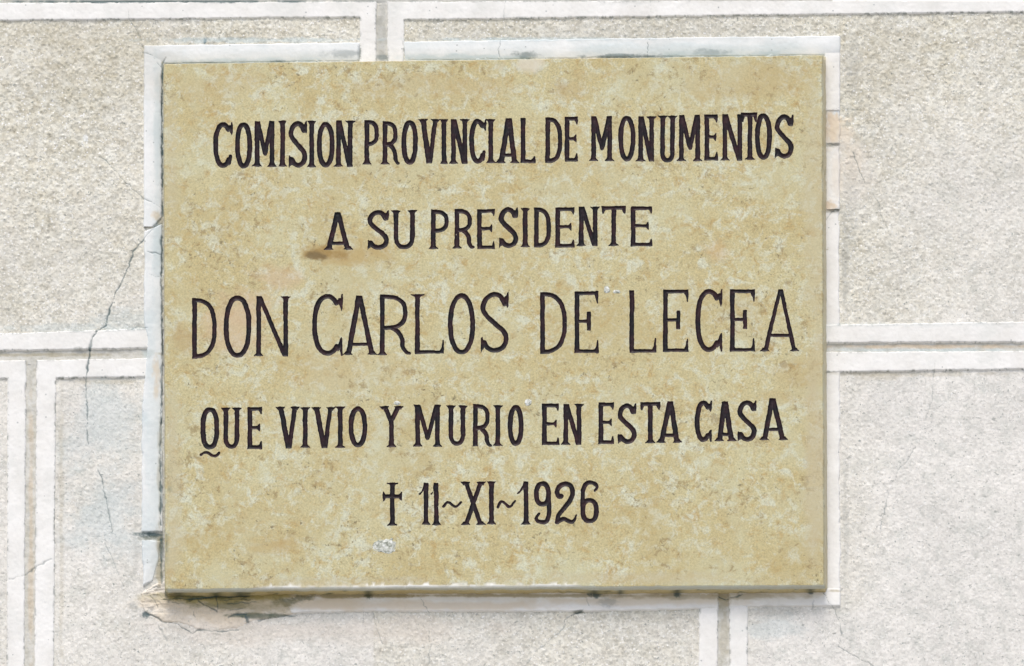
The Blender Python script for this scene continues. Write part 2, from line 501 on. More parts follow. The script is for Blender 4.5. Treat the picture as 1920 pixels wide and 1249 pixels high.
def wall_stain(X, Y):
    rgb = np.tile(np.array(GREY), (len(X), 1))
    a = np.zeros(len(X))
    def over(col, al):
        nonlocal rgb, a
        na = al+a*(1-al)
        k = np.where(na > 1e-6, al/np.maximum(na, 1e-6), 0)[:, None]
        rgb = rgb*(1-k)+np.array(col)[None]*k
        a = na
    for bi, (x0, y0, rx, ry, col, st, lam) in enumerate(BLOBS):
        sel = np.nonzero((abs(X-x0) < rx*1.5+3) & (abs(Y-y0) < ry*1.5+3))[0]
        if not len(sel):
            continue
        x, y = X[sel], Y[sel]
        r = np.hypot((x-x0)/rx, (y-y0)/ry)
        nz = fbm(x*(.5 if ry < rx*.6 else 1), y*(.5 if rx < ry*.6 else 1), lam, 600+bi, 5, .68)
        v = st*np.clip((1.0-r)*1.7+.15+nz*1.5, 0, 1)*sstep(1.48, 1.1, r)
        al = np.zeros(len(X))
        al[sel] = v
        over(col, al)
    cf = crack_field(X, Y)
    over(TEAL, np.clip(cf*1.1, 0, 1)*0.9)
    return np.concatenate([rgb, a[:, None]], 1)

# ------------------------------------------------------------------ the street below: unseen sheet added to bounce light up to the plaque
def bounce_ground():
    m, n, b = mat_new('bounce_paving')
    c = coords(n)
    col = ramp(n, noise(n, c, 900, 5, 0.6), [(0.3, (0.34, 0.32, 0.29)), (0.7, (0.46, 0.44, 0.40))])
    n.links.new(col, b.inputs['Base Color'])
    b.inputs['Roughness'].default_value = 0.9
    me = bpy.data.meshes.new('bounce_ground')
    me.from_pydata([(-60, -60, 0), (60, -60, 0), (60, 0.0, 0), (-60, 0.0, 0)], [], [(0, 1, 2, 3)])
    me.materials.append(m)
    o = bpy.data.objects.new('bounce_ground', me)
    COL.objects.link(o)
    o['kind'] = 'structure'
bounce_ground()

# ------------------------------------------------------------------ the wall
def ln(*p):
    xs, ys = [q[0] for q in p], [q[1] for q in p]
    return lambda t: np.interp(t, xs, ys)

def ext(x0, y0, x1, y1):
    """straight line through two measured points, continued past the frame"""
    return lambda t: y0+(np.asarray(t, float)-x0)*(y1-y0)/(x1-x0)

FX0, FX1, FY0, FY1 = -190, 2110, -150, 1400
def under_plaque(X, Y):
    return (X > 322) & (X < 1532) & (Y > 138) & (Y < 1080)

def far_tone(X, Y):
    t = 0.15+0.55*sstep(1500, 1900, X)*sstep(60, 400, Y)+0.6*sstep(560, 760, Y)*sstep(1300, 1500, X)+0.4*sstep(650, 760, Y)*(X < 700)+0.25*sstep(250, 600, Y)*(X < 300)
    t = t+0.6*sstep(1130, 1170, Y)*sstep(200, 700, X)*0.6
    return np.clip(t+0.25*fbm(X, Y, 90, 31, 3), 0, 1)

wall = thing('wall', 'pale rendered wall scored into large blocks with smooth white margins', 'wall', 960, 1400)

def block(top, bot, left, right, itop, ibot, ileft, iright, seed, label=None):
    """a block of the wall: smooth raised margin, granular sunk field; each edge is a line, None = beyond the frame"""
    def dist(X, Y, e):
        t, b, l, r = e
        d = np.full(X.shape, 999.0)
        if t: d = np.minimum(d, Y-t(X))
        if b: d = np.minimum(d, b(X)-Y)
        if l: d = np.minimum(d, X-l(Y))
        if r: d = np.minimum(d, r(Y)-X)
        return d
    outer, inner = (top, bot, left, right), (itop, ibot, ileft, iright)
    xa = float(left(600)-14) if left else FX0
    xb = float(right(600)+14) if right else FX1
    ya = float(min(top(xa), top(xb))-10) if top else FY0
    yb = float(max(bot(xa), bot(xb))+10) if bot else FY1
    xs, ys = axis(xa, xb, 0, 1920), axis(ya, yb, 0, 1249)
    def hm(X, Y):
        do = dist(X, Y, outer)+1.5*fbm(X, Y, 13, seed, 4, .65)-2.5*np.maximum(0, fbm(X, Y, 45, seed+8, 4, .6)-.25)*3
        di = dist(X, Y, inner)+1.2*fbm(X, Y, 14, seed+3, 3, .6)+1.5*np.maximum(0, vnoise(X, Y, 5, seed+4))*vnoise(X, Y, 60, seed+7)
        h = 0.5*fbm(X, Y, 60, seed+5, 4)+0.2*vnoise(X, Y, 5, seed+6)
        h = h-10*(1-sstep(-1.0, 2.6, do))
        h = h-7*sstep(-2.0, 1.8, di)
        h = h-6*sstep(288, 298, X)*(X < 700)*(Y > 140)*(Y < 1085)
        return h-1.5*crack_field(X, Y)
    def mm(X, Y):
        return (dist(X, Y, outer) > -4) & (dist(X, Y, inner) < 7) & ~under_plaque(X, Y)
    def grime(X, Y):
        st = wall_stain(X, Y)
        di, do = dist(X, Y, inner), dist(X, Y, outer)
        k = np.maximum(sstep(6, 0, abs(di)), .8*sstep(7, 0, do))
        al = k*np.clip(fbm(X, Y, 7, seed+21, 3, .8)*3.2+.6*fbm(X, Y, 70, seed+22, 2)-.2, 0, .9)
        wear = .38*np.clip(fbm(X, Y, 55, seed+24, 5, .65)*2, 0, 1)
        na = np.maximum(al, wear)
        c_ = np.where((al > wear)[:, None], np.array((.27, .29, .26))[None], np.array((.64, .65, .61))[None])
        w0 = st[:, 3:4]
        st[:, :3] = st[:, :3]*w0+c_*(1-w0)
        st[:, 3] = 1-(1-st[:, 3])*(1-na)
        return st
    body = grid_mesh('stone_block', xs, ys, hm, mm, M_BAND, wall, stainf=grime, label=label)
    def hr(X, Y):
        t = far_tone(X, Y)
        k = 1-0.62*t
        p = fbm(X, Y, 7, seed+9, 3, .7)
        peb = np.maximum(0, vnoise(X, Y, 4.2, seed+11)-.35)
        di = dist(X, Y, inner)
        h = -3.3+k*(1.0*p+2.6*peb+.6*fbm(X, Y, 26, seed+13, 3))
        pit = sstep(.62, .8, vnoise(X, Y, 6, seed+14))
        return h-.8*pit*(.5+.5*k)-1.2*crack_field(X, Y)
    def mr(X, Y):
        return (dist(X, Y, inner) > -4) & ~under_plaque(X, Y)
    grid_mesh('rough_face', xs, ys, hr, mr, M_ROUGH, body, tonef=far_tone)

jt_lo = ext(0, 3, 1920, -4)                     # lower lip of the top joint
jt_up = ext(0, -14, 1920, -21)
mid_l_up, mid_l_lo = ext(0, 659, 280, 654.5), ext(0, 674, 280, 669.5)
mid_r_up, mid_r_lo = ext(1555, 644, 1920, 643), ext(1555, 658, 1920, 656)
vt_l, vt_r = ext(0, 706.5, 110, 707), ext(0, 725, 110, 725)
vl_l, vl_r = ext(680, 50.5, 1249, 46.7), ext(680, 66.7, 1249, 63.3)
vb_l, vb_r = ext(1125, 1348, 1249, 1346.7), ext(1125, 1366, 1249, 1366.7)

# upper left, upper right
block(jt_lo, mid_l_up, None, vt_l, ext(0, 39, 640, 33), ext(0, 624.5, 280, 614), None, ext(0, 674, 110, 674), 1000, 'block left of the upper joint, darker sandy field')
block(jt_lo, mid_r_up, vt_r, None, ext(757, 38, 1920, 23), ext(1580, 607, 1920, 602), ext(0, 759, 110, 758), None, 1100)
# lower left corner, lower middle, lower right
block(mid_l_lo, None, None, vl_l, ext(0, 711, 280, 707), None, None, ext(720, 13, 1249, 12), 1200)
block(ext(0, 674, 280, 669.5), None, vl_r, vb_l, ext(0, 711.5, 280, 707), None, ext(720, 105.5, 1249, 101.5), ext(1125, 1310.5, 1249, 1309.5), 1300)
block(mid_r_lo, None, vb_r, None, ext(1590, 698, 1920, 693), None, ext(1125, 1403, 1249, 1402.5), None, 1400, 'block right of the lower joint, smooth pinkish field')
# the course above, of which only the lip of the joint is in view
block(None, jt_up, None, ext(-100, 1230, 0, 1230), None, ext(0, -50, 1920, -57), None, ext(-100, 1196, 0, 1196), 1500)
block(None, jt_up, ext(-100, 1248, 0, 1248), None, None, ext(0, -50, 1920, -57), ext(-100, 1282, 0, 1282), None, 1600)

def joint(x0, x1, y0, y1, seed, c=1.5):
    xs, ys = axis(x0, x1, 0, 1920, c), axis(y0, y1, 0, 1249, c)
    def hf(X, Y):
        return -4.2+1.3*fbm(X, Y, 14, seed, 4, .65)-2*crack_field(X, Y)
    grid_mesh('mortar_joint', xs, ys, hf, lambda X, Y: ~under_plaque(X, Y), M_MORTAR, wall)
joint(FX0, FX1, -30, 8, 2000)
joint(FX0, 330, 645, 682, 2010)
joint(1530, FX1, 634, 668, 2020)
joint(700, 732, -2, 150, 2030)
joint(40, 74, 664, FY1, 2040)
joint(1340, 1374, 1070, FY1, 2050)
joint(1224, 1254, FY0, -10, 2060)

# ------------------------------------------------------------------ plaster border round the plaque
border = thing('plaster_border', 'smooth white plaster border framing the engraved plaque, cracked and broken at lower left', 'border', 960, 1147)

def strip(x0, x1, y0, y1, dout, din, seed, amp=1.0, name='border_strip', mat=None, label=None, lift=0.9, slope=4.5, clip=None, rag=1.3):
    """dout: distance inside the outer edge, din: distance to the plaque's side (both in u)"""
    xs, ys = axis(x0, x1, 0, 1920), axis(y0, y1, 0, 1249)
    def edge(X, Y):
        return dout(X, Y)+rag*fbm(X, Y, 16, seed, 4, .6)
    def hf(X, Y):
        h = lift+amp*(0.5*fbm(X, Y, 45, seed+1, 4)+.15*vnoise(X, Y, 5, seed+2))
        t = np.clip(1-din(X, Y)/26.0, 0, 1.2)
        h = h-slope*t*t
        h = h-8*(1-sstep(-1.5, 2.2, edge(X, Y)))
        h = h-9*(1-sstep(-1.5, 1.5, din(X, Y)-1.2+1.2*fbm(X, Y, 18, seed+3, 3, .6)))
        return h-1.5*crack_field(X, Y)
    def mk(X, Y):
        k = (edge(X, Y) > -3.2) & (din(X, Y) > -14)
        return k & clip(X, Y) if clip else k
    return grid_mesh(name, xs, ys, hf, mk, mat or M_STRIP, border, label=label)

# plaque outline, as seen (front face), the sides stand behind it
PT = ext(309, 121, 1540, 105)          # top edge
PB = ext(312, 1103.5, 1543, 1096.5)    # bottom arris
PL = ext(121, 308.5, 1104, 311.5)      # left edge
PR = ext(105, 1540, 1097, 1543)        # right arris
PRO = ext(105, 1543, 1100, 1548)     # foot of the right side on the wall
top_o = ln((268, 84), (675, 78.5), (757, 77), (1280, 69), (1577, 66))
strip(266, 677, 74, 135, lambda X, Y: np.minimum(np.minimum(Y-top_o(X), X-269.5), 675.5-X), lambda X, Y: PT(X)-1-Y, 3000)
strip(755, 1579, 58, 128, lambda X, Y: np.minimum(np.minimum(Y-top_o(X), X-757.0), 1576.3-X), lambda X, Y: PT(X)-1-Y, 3010)
strip(266, 318, 86, 425, lambda X, Y: np.minimum(np.minimum(X-269+0.0*Y, Y-90), 412-Y+1.1*(300-X)), lambda X, Y: PL(Y)-3.5-X, 3020, slope=3, clip=lambda X, Y: Y > 92)
strip(264, 318, 418, 1010, lambda X, Y: np.minimum(np.minimum(X-ln((410, 270), (600, 269), (640, 276), (700, 272), (760, 266), (1000, 265))(Y), Y-(420+.45*np.maximum(0, 300-X))), 998-Y),
      lambda X, Y: PL(Y)-4-4*sstep(.1, .4, fbm(Y, Y*0, 60, 77, 2))-X, 3030, amp=1.4, slope=2.0, rag=2.2)
strip(258, 318, 1003, 1100, lambda X, Y: np.minimum(np.minimum(X-ln((1000, 266), (1100, 268))(Y), Y-1012), 1090-Y+.5*(285-X)), lambda X, Y: PL(Y)-5-ln((1000, 1), (1050, 7), (1090, 18))(Y)-X, 3040, amp=2, rag=2.5)
strip(1538, 1580, 66, 214, lambda X, Y: np.minimum(np.minimum(1576-X, 209-Y), Y-68), lambda X, Y: X-PRO(Y)-.5, 3050, mat=M_BAND, clip=lambda X, Y: Y > PT(X)-6)
strip(1538, 1590, 198, 274, lambda X, Y: np.minimum(np.minimum(1577-X+3*vnoise(Y, Y*0, 20, 9), 271-Y), Y-201), lambda X, Y: X-PRO(Y)+.5, 3060, amp=2.5, lift=-.3, rag=2.5)
strip(1538, 1585, 274, 392, lambda X, Y: np.minimum(np.minimum(1575-X, 395-Y), Y-272.5), lambda X, Y: X-PRO(Y)-1.5-2.5*vnoise(Y, Y*0, 40, 8), 3070, amp=2, rag=2, mat=M_BAND)
strip(1538, 1592, 398, 1140, lambda X, Y: np.minimum(np.minimum(1574-X+2.5*fbm(Y, Y*0, 70, 5, 2)+ln((398, 0), (600, 0), (660, 2), (900, 1), (1140, 3))(Y), 1137-Y), Y-395.5), lambda X, Y: X-PRO(Y)-.3, 3080, amp=1.0, lift=-.9, slope=1.5, rag=3, mat=M_BAND, clip=lambda X, Y: (Y < 641) | (Y > 661))
bot_o = ln((300, 1150), (560, 1150), (640, 1147), (1100, 1147), (1310, 1142), (1400, 1137.5), (1577, 1137))
strip(520, 1349, 1085, 1155, lambda X, Y: np.minimum(np.minimum(bot_o(X)-Y, X-528-.6*(Y-1120)), 1347.5-X), lambda X, Y: Y-PB(X)-4, 3090, amp=2.2, slope=2, rag=2.0, mat=M_BAND)
strip(1364, 1580, 1085, 1145, lambda X, Y: np.minimum(np.minimum(bot_o(X)-Y, X-1366.5), 1577-X), lambda X, Y: Y-PB(X)-4, 3100, amp=1.5, slope=2, mat=M_BAND)

# broken mortar at the lower left corner
def patch():
    xs, ys = axis(255, 590, 0, 1920, 1.3), axis(1080, 1200, 0, 1249, 1.3)
    lo = ln((262, 1128), (272, 1150), (300, 1166), (340, 1172), (372, 1184), (445, 1182), (470, 1168), (520, 1162), (560, 1150), (590, 1128))
    hi = ln((255, 1124), (275, 1104), (295, 1092), (312, 1084), (590, 1080))
    def e(X, Y):
        return np.minimum(np.minimum(lo(X)-Y, Y-hi(X)), X-262)+3.2*fbm(X, Y, 15, 4000, 4, .65)
    def hf(X, Y):
        k = fbm(X, Y, 34, 4010, 5, .62)
        h = -.6+2.4*k+2.0*fbm(X, Y, 9, 4020, 4, .78)+1.4*fbm(X*.25, Y, 6, 4025, 3, .7)*(Y < 1145)+ln((1090, 3), (1125, 1), (1160, -1), (1185, -2.5))(Y)
        h = h+1.2*np.floor(2.2*fbm(X*.35, Y, 16, 4030, 3, .6))*(Y < 1150)
        return h-5*(1-sstep(-3, 7, e(X, Y)))-3*crack_field(X, Y)
    grid_mesh('mortar_patch', xs, ys, hf, lambda X, Y: e(X, Y) > -3.5, M_CRUMB, border, label='crumbling tan mortar with dark moss under the plaque corner')
patch()

# ------------------------------------------------------------------ the plaque
T = 30.0            # front face stands 15 mm out of the wall
plaque = thing('plaque', 'cream limestone memorial plaque engraved with dark Spanish inscription', 'plaque', 930, 1105)

# ---- letters: strokes -> distance field -> groove
WD = 9.5
def cr(pts, n=9, closed=False):
    p = np.array(pts, float)
    if closed:
        q = np.vstack([p[-1], p, p[0], p[1]])
    else:
        q = np.vstack([2*p[0]-p[1], p, 2*p[-1]-p[-2]])
    out = []
    for i in range(1, len(q)-2):
        for t in np.linspace(0, 1, n, endpoint=False):
            a, b, c, d = q[i-1], q[i], q[i+1], q[i+2]
            out.append(.5*((2*b)+(-a+c)*t+(2*a-5*b+4*c-d)*t*t+(-a+3*b-3*c+d)*t**3))
    out.append(q[-2])
    return np.array(out)

def P_(pts):
    return ('poly', np.array(pts, float))
def K_(pts, w=None, w2=None):
    a = w or WD
    return ('path', np.array(pts, float), a/2, (w2 or a)/2)
def stem(x, ya, yb, w=None):
    h = (w or WD)/2
    return P_([(x-h, ya), (x+h, ya), (x+h*.94, (ya+yb)/2), (x+h, yb), (x-h, yb), (x-h*.94, (ya+yb)/2)])
def slant(xa, ya, xb, yb, w=None):
    h = (w or WD)/2*1.06
    return P_([(xa-h, ya), (xa+h, ya), (xb+h, yb), (xb-h, yb)])
def serif(x, y, d, e=4.6, hh=7.5, tip=2.2):
    """d=+1: the foot of a stem that ends at y, d=-1: its head"""
    h = WD/2
    return P_([(x-h-e, y-d*.2), (x-h*.4, y-d*.9), (x+h*.4, y-d*.9), (x+h+e, y-d*.2), (x+h+e-.6, y-d*tip), (x+h+1.2, y-d*hh*.62), (x+h-.3, y-d*hh), (x-h+.3, y-d*hh), (x-h-1.2, y-d*hh*.62), (x-h-e+.6, y-d*tip)])
def ell(cx, cy, a, b, t0, t1, n=40, ex=1.0):
    t = np.radians(np.linspace(t0, t1, n))
    c, s = np.cos(t), np.sin(t)
    return np.stack([cx+a*np.sign(c)*abs(c)**ex, cy-b*np.sign(s)*abs(s)**ex], 1)

def glyph(ch, x0, x1, y0, y1, o=''):
    H, w_, hw = y1-y0, x1-x0, WD/2
    cx, cy = (x0+x1)/2, (y0+y1)/2
    E = 4.6
    def U(u, v):
        return (x0+hw+u*(w_-WD), y0+hw+v*(H-WD))
    if ch == 'I':
        r = [stem(cx, y0, y1)]
        e = max(2.5, w_/2-hw)
        return r+[serif(cx, y0, -1, e), serif(cx, y1, 1, e)]
    if ch == 'O':
        return [K_(ell(cx, cy, w_/2-hw, H/2-hw, 0, 360, 60, .93))]
    if ch == 'Q':
        return [K_(ell(cx, cy, w_/2-hw, H/2-hw, 0, 360, 60, .78)), K_(cr([(x0+1, y1+10), (x0+8, y1+5.5), (x0+15, y1+6.5), (x0+23, y1+11.5), (x0+30, y1+11), (x0+34.5, y1+6.5)]), 5.5, 6)]
    if ch == 'C':
        r = [K_(ell(cx+.5, cy, w_/2-hw, H/2-hw, 48, 318 if 'k' not in o else 312, 50, .92))]
        r.append(P_([(x1-2.6, y0+.5), (x1, y0-.5), (x1+.3, y0+.1*H), (x1-.6, y0+.24*H), (x1-2.6, y0+.29*H), (x1-6, y0+.2*H), (x1-10, y0+.11*H), (x1-8, y0+.07*H), (x1-4, y0+.07*H)]))
        if 'k' in o:
            r.append(P_([(x1-4.5, y0+.72*H), (x1-1.5, y0+.69*H), (x1, y0+.72*H), (x1+.2, y1-1), (x1-3, y1+.5), (x1-5.5, y1-.10*H), (x1-9, y1-.06*H), (x1-11, y1-.12*H)]))
        else:
            r.append(K_(cr([(cx+.30*w_, y1-.11*H), (x1-hw-1, y1-.18*H), (x1-hw+.3, y0+.735*H)]), 8, 6.5))
        return r
    if ch == 'S':
        r = [K_(cr([U(*p) for p in [(.93, .17), (.74, .035), (.45, 0), (.16, .07), (0, .225), (.10, .35), (.5, .51), (.89, .66), (1, .80), (.86, .94), (.53, 1), (.22, .955), (.05, .86)]]))]
        r.append(P_([(x1-3.5, y0+1), (x1-.5, y0-.5), (x1, y0+.12*H), (x1-.8, y0+.25*H), (x1-3, y0+.27*H), (x1-9, y0+.14*H), (x1-8, y0+.07*H), (x1-5, y0+.07*H)]))
        r.append(P_([(x0+.4, y0+.76*H), (x0+2.6, y0+.735*H), (x0+5, y0+.79*H), (x0+9, y0+.87*H), (x0+6, y1-.06*H), (x0+3, y1-.04*H), (x0+.4, y1+.3)]))
        return r
    if ch == 'M':
        l, q = x0+E+hw-.4, x1-E-hw+.4
        vy = y0+(.80 if 't' in o else .72)*H
        vx = (l+q)/2+(1 if 't' not in o else 0)
        r = [stem(l, y0, y1), stem(q, y0-.5, y1), serif(l, y1, 1), serif(q, y1, 1), slant(l+1.2, y0, vx, vy, 8.2), slant(q-1.2, y0, vx, vy, 8.2), K_([(vx, vy-1), (vx, vy-.5)], 7.6)]
        if 't' in o:
            r += [P_([(l-hw-3, y0-.4), (l, y0), (l, y0+7), (l-hw, y0+6)]), P_([(q+hw+3, y0-.4), (q, y0), (q, y0+7), (q+hw, y0+6)])]
        return r
    if ch == 'N':
        l, q = x0+E+hw-.2, x1-(E if 'n' not in o else 1)-hw
        r = [stem(l, y0, y1), stem(q, y0, y1), serif(l, y1, 1), slant(l+1.2, y0, q-1.0, y1, 8.6)]
        if 'n' not in o:
            r.append(serif(q, y0, -1, E+.4))
        return r
    if ch == 'V':
        l, q = x0+E+hw-.2, x1-E-hw+.2
        m = cx+(.5 if 'l' not in o else 2)
        return [slant(l, y0, m-.8, y1), slant(q, y0, m+.8, y1, 8.2), serif(l-.3, y0, -1), serif(q+.3, y0, -1, 4.4)]
    if ch == 'Y':
        l, q = x0+E+hw, x1-E-hw
        yk = y0+.36*H
        return [slant(l, y0, cx-1, yk), slant(q, y0, cx, yk), stem(cx-.5, yk-6, y1), serif(l, y0, -1), serif(q, y0, -1), serif(cx-.5, y1, 1)]
    if ch == 'A':
        l, q = x0+E+hw-.2, x1-E-hw+.2
        m = cx-(1.5 if 'r' not in o else -2)
        by = y0+(.82 if 'h' not in o else .74)*H
        if 'p' in o:
            r = [slant(m, y0, l, y1, 8), slant(m, y0, q, y1, 8)]
            r[0][1][1][0] -= 1.5
            r[1][1][0][0] += 1.5
        else:
            r = [slant(m-.6, y0, l, y1), slant(m+.6, y0, q, y1)]
        fx = (by-y0)/H
        return r+[P_([(m+(l-m)*fx, by-3.2), (m+(q-m)*fx, by-3.4), (m+(q-m)*fx, by+3.3), (m+(l-m)*fx, by+3.4)]), serif(l-.6, y1, 1), serif(q+.6, y1, 1)]
    if ch == 'L':
        l = x0+hw+(8 if 's' in o else 0)
        r = [stem(l, y0, y1), P_([(l-hw, y1-7.6), (x1-3, y1-7), (x1, y1-1), (l-hw, y1)]), P_([(x1-9, y1-6.5), (x1-5, y1-.12*H), (x1-3.6, y1-.24*H if 'b' in o else y1-.165*H), (x1-1, y1-.24*H if 'b' in o else y1-.16*H), (x1, y1-.1*H), (x1, y1-.4), (x1-8, y1-1)])]
        if 's' in o:
            r.append(serif(l, y0, -1, 8.5, 9))
        return r
    if ch == 'E':
        l = x0+hw
        my = y0+.485*H
        b = 'b' in o
        xm = x0+(.60 if b else .74)*w_
        sd_ = .20 if b else .18
        r = [stem(l, y0, y1), P_([(x0, y0), (x1-2, y0+.3), (x1-2, y0+7.2), (x0, y0+7.8)]), P_([(x0, y1-7.4), (x1-3, y1-7.2), (x1-1, y1-.6), (x0, y1)]),
             P_([(x1-9.5, y0+5), (x1-6, y0), (x1, y0-.6), (x1, y0+.09*H), (x1-.9, y0+sd_*H), (x1-2.8, y0+sd_*H), (x1-5, y0+.12*H)]),
             P_([(x1-9, y1-5), (x1-5.5, y1-.10*H), (x1-2.8, y1-sd_*H*1.1), (x1-.9, y1-sd_*H*1.1), (x1+.3, y1-.08*H), (x1+.6, y1), (x1-6, y1)]),
             P_([(l, my-3.3), (xm, my-3.1), (xm, my+3.3), (l, my+3.4)])]
        if b:
            r.append(P_([(xm-3.8, my-.155*H), (xm+4, my-.155*H), (xm+4, my+.15*H), (xm-3.8, my+.15*H)]))
        else:
            r.append(P_([(xm-1.6, my-3.3), (xm+1.6, my-7.4), (xm+3.6, my-8.2), (xm+4, my), (xm+3.6, my+8.2), (xm+1.6, my+7), (xm-1.6, my+3.3)]))
        return r
    if ch == 'D':
        l = x0+hw
        e = ell(l, cy, w_-WD, H/2-hw+.6, 90, -90, 40, .72 if 'b' not in o else .78)
        return [stem(l, y0, y1), K_(e, 8.6)]
    if ch in 'PR':
        l = x0+hw+(E-.5 if 'f' not in o else 1.5)
        bb = (.59 if 'm' not in o else .62)*H
        xr = x1 if ch == 'P' else x1-(.11*w_ if 'b' not in o else .10*w_)
        e = ell(l, y0+bb/2, xr-l-hw, bb/2-hw+.6, 90, -90, 40, .72)
        r = [stem(l, y0, y1), K_(e, 8.4)]
        if 'f' not in o:
            r.append(serif(l, y1, 1, E-.3))
        if ch == 'R':
            u = xr-l
            r.append(K_(cr([(l+.35*u, y0+bb-hw), (l+.62*u, y0+bb+.03*H), (l+.78*u, y0+.74*H), (l+.80*u, y0+.86*H), (l+.95*u, y0+.95*H), (x1-3, y1-3.0)]), 8.4, 5.5))
        return r
    if ch == 'T':
        c = cx+(0 if 'o' not in o else 1.5)
        return [stem(c, y0, y1), P_([(x0, y0+.3), (x1, y0-.3), (x1-1, y0+7.4), (x0+1.5, y0+7.8)]), serif(c, y1, 1, 5.2),
                P_([(x0, y0), (x0+6, y0), (x0+8, y0+7.4), (x0+4.4, y0+.2*H), (x0+1.4, y0+.2*H), (x0, y0+.09*H)]),
                P_([(x1-6, y0), (x1, y0), (x1, y0+.1*H), (x1-1.3, y0+.195*H), (x1-4, y0+.195*H), (x1-8, y0+7.2)])]
    if ch == 'U':
        l, q = x0+E+hw-.6, x1-E-hw+.6
        a = (q-l)/2
        bh = min(.26*H, a*1.5)
        yb = y1-hw-bh
        e = ell((l+q)/2, yb, a, bh, 180, 360, 30, .9)
        return [stem(l, y0, yb+1), stem(q, y0, yb+1), K_(e, 8.6), serif(l, y0, -1), serif(q, y0, -1)]
    if ch == 'X':
        l, q = x0+E+hw, x1-E-hw
        return [slant(l, y0, q, y1, 8.6), slant(q, y0, l, y1, 8.6), serif(l-.5, y0, -1), serif(q+.5, y0, -1), serif(l-.5, y1, 1), serif(q+.5, y1, 1)]
    if ch == '+':
        by = y0+.325*H
        c = x0+.49*w_
        return [stem(c, y0, y1, 9.4), serif(c, y0, -1, 6.5, 6.5, 3), serif(c, y1, 1, 5.2), P_([(x0+3, by-3.8), (x1-3, by-3.8), (x1-3, by+4), (x0+3, by+4)]),
                P_([(x0, by-9.2), (x0+2, by-9), (x0+5.5, by-4), (x0+5.5, by+4.4), (x0+3.5, by+8), (x0+.3, by+9)]),
                P_([(x1, by-10.2), (x1-2, by-9), (x1-6.5, by-4), (x1-6.5, by+4.4), (x1-4, by+7), (x1-1, by+8)])]
    if ch == '1':
        c = x1-E-hw-.6
        return [stem(c, y0, y1, 9.4), serif(c, y1, 1, 4.0, 8), P_([(c-hw+.6, y0), (c+1, y0), (c+1, y0+.30*H), (c-hw, y0+.19*H), (x0+4, y0+.285*H), (x0+1, y0+.295*H), (x0, y0+.265*H), (x0+5, y0+.21*H), (c-hw-1.5, y0+.1*H)])]
    if ch == '~':
        my = (y0+y1)/2
        return [K_(cr([(x0+2.2, y1-2.6), (x0+.2*w_, y0+3.4), (x0+.36*w_, y0+3.3), (x0+.62*w_, y1-3.2), (x0+.76*w_, y1-4.2), (x1-2, y0+2)]), 5.4, 4.4)]
    if ch == '9':
        yc = y0+.295*H
        return [K_(ell(cx, yc, w_/2-hw, .295*H-hw, 0, 360, 50, .85)), K_(cr([(x1-hw, yc), (x1-hw+.3, y0+.55*H), (x1-hw+.2, y0+.80*H), (x1-.3*w_, y1-hw-1), (cx-.02*w_, y1-hw), (x0+.22*w_, y1-.09*H), (x0+hw-.6, y1-.165*H), (x0+.3*w_, y1-.255*H)]), 9, 5)]
    if ch == '6':
        yc = y1-.295*H
        return [K_(ell(cx, yc, w_/2-hw, .295*H-hw, 0, 360, 50, .85)), K_(cr([(x0+hw, yc), (x0+hw, y0+.42*H), (x0+hw+.6, y0+.22*H), (x0+.33*w_, y0+.08*H), (x0+.56*w_, y0+hw), (x0+.82*w_, y0+.1*H), (x0+.9*w_, y0+.165*H), (x0+.78*w_, y0+.245*H)]), 8.6, 4.5)]
    if ch == '2':
        def Q(u, v):
            return (x0+u*w_, y0+v*H)
        return [K_(cr([Q(.31, .34), Q(.20, .345), Q(.12, .25), Q(.20, .13), Q(.46, .055), Q(.72, .10), Q(.82, .25), Q(.72, .42), Q(.42, .62), Q(.18, .78), Q(.12, .93)]), 9.4, 8.6),
                K_(cr([Q(.10, .945), Q(.28, .885), Q(.46, .865), Q(.64, .91), Q(.80, .93), Q(.92, .86), Q(.975, .775)]), 8.8, 3)]
    raise ValueError(ch)

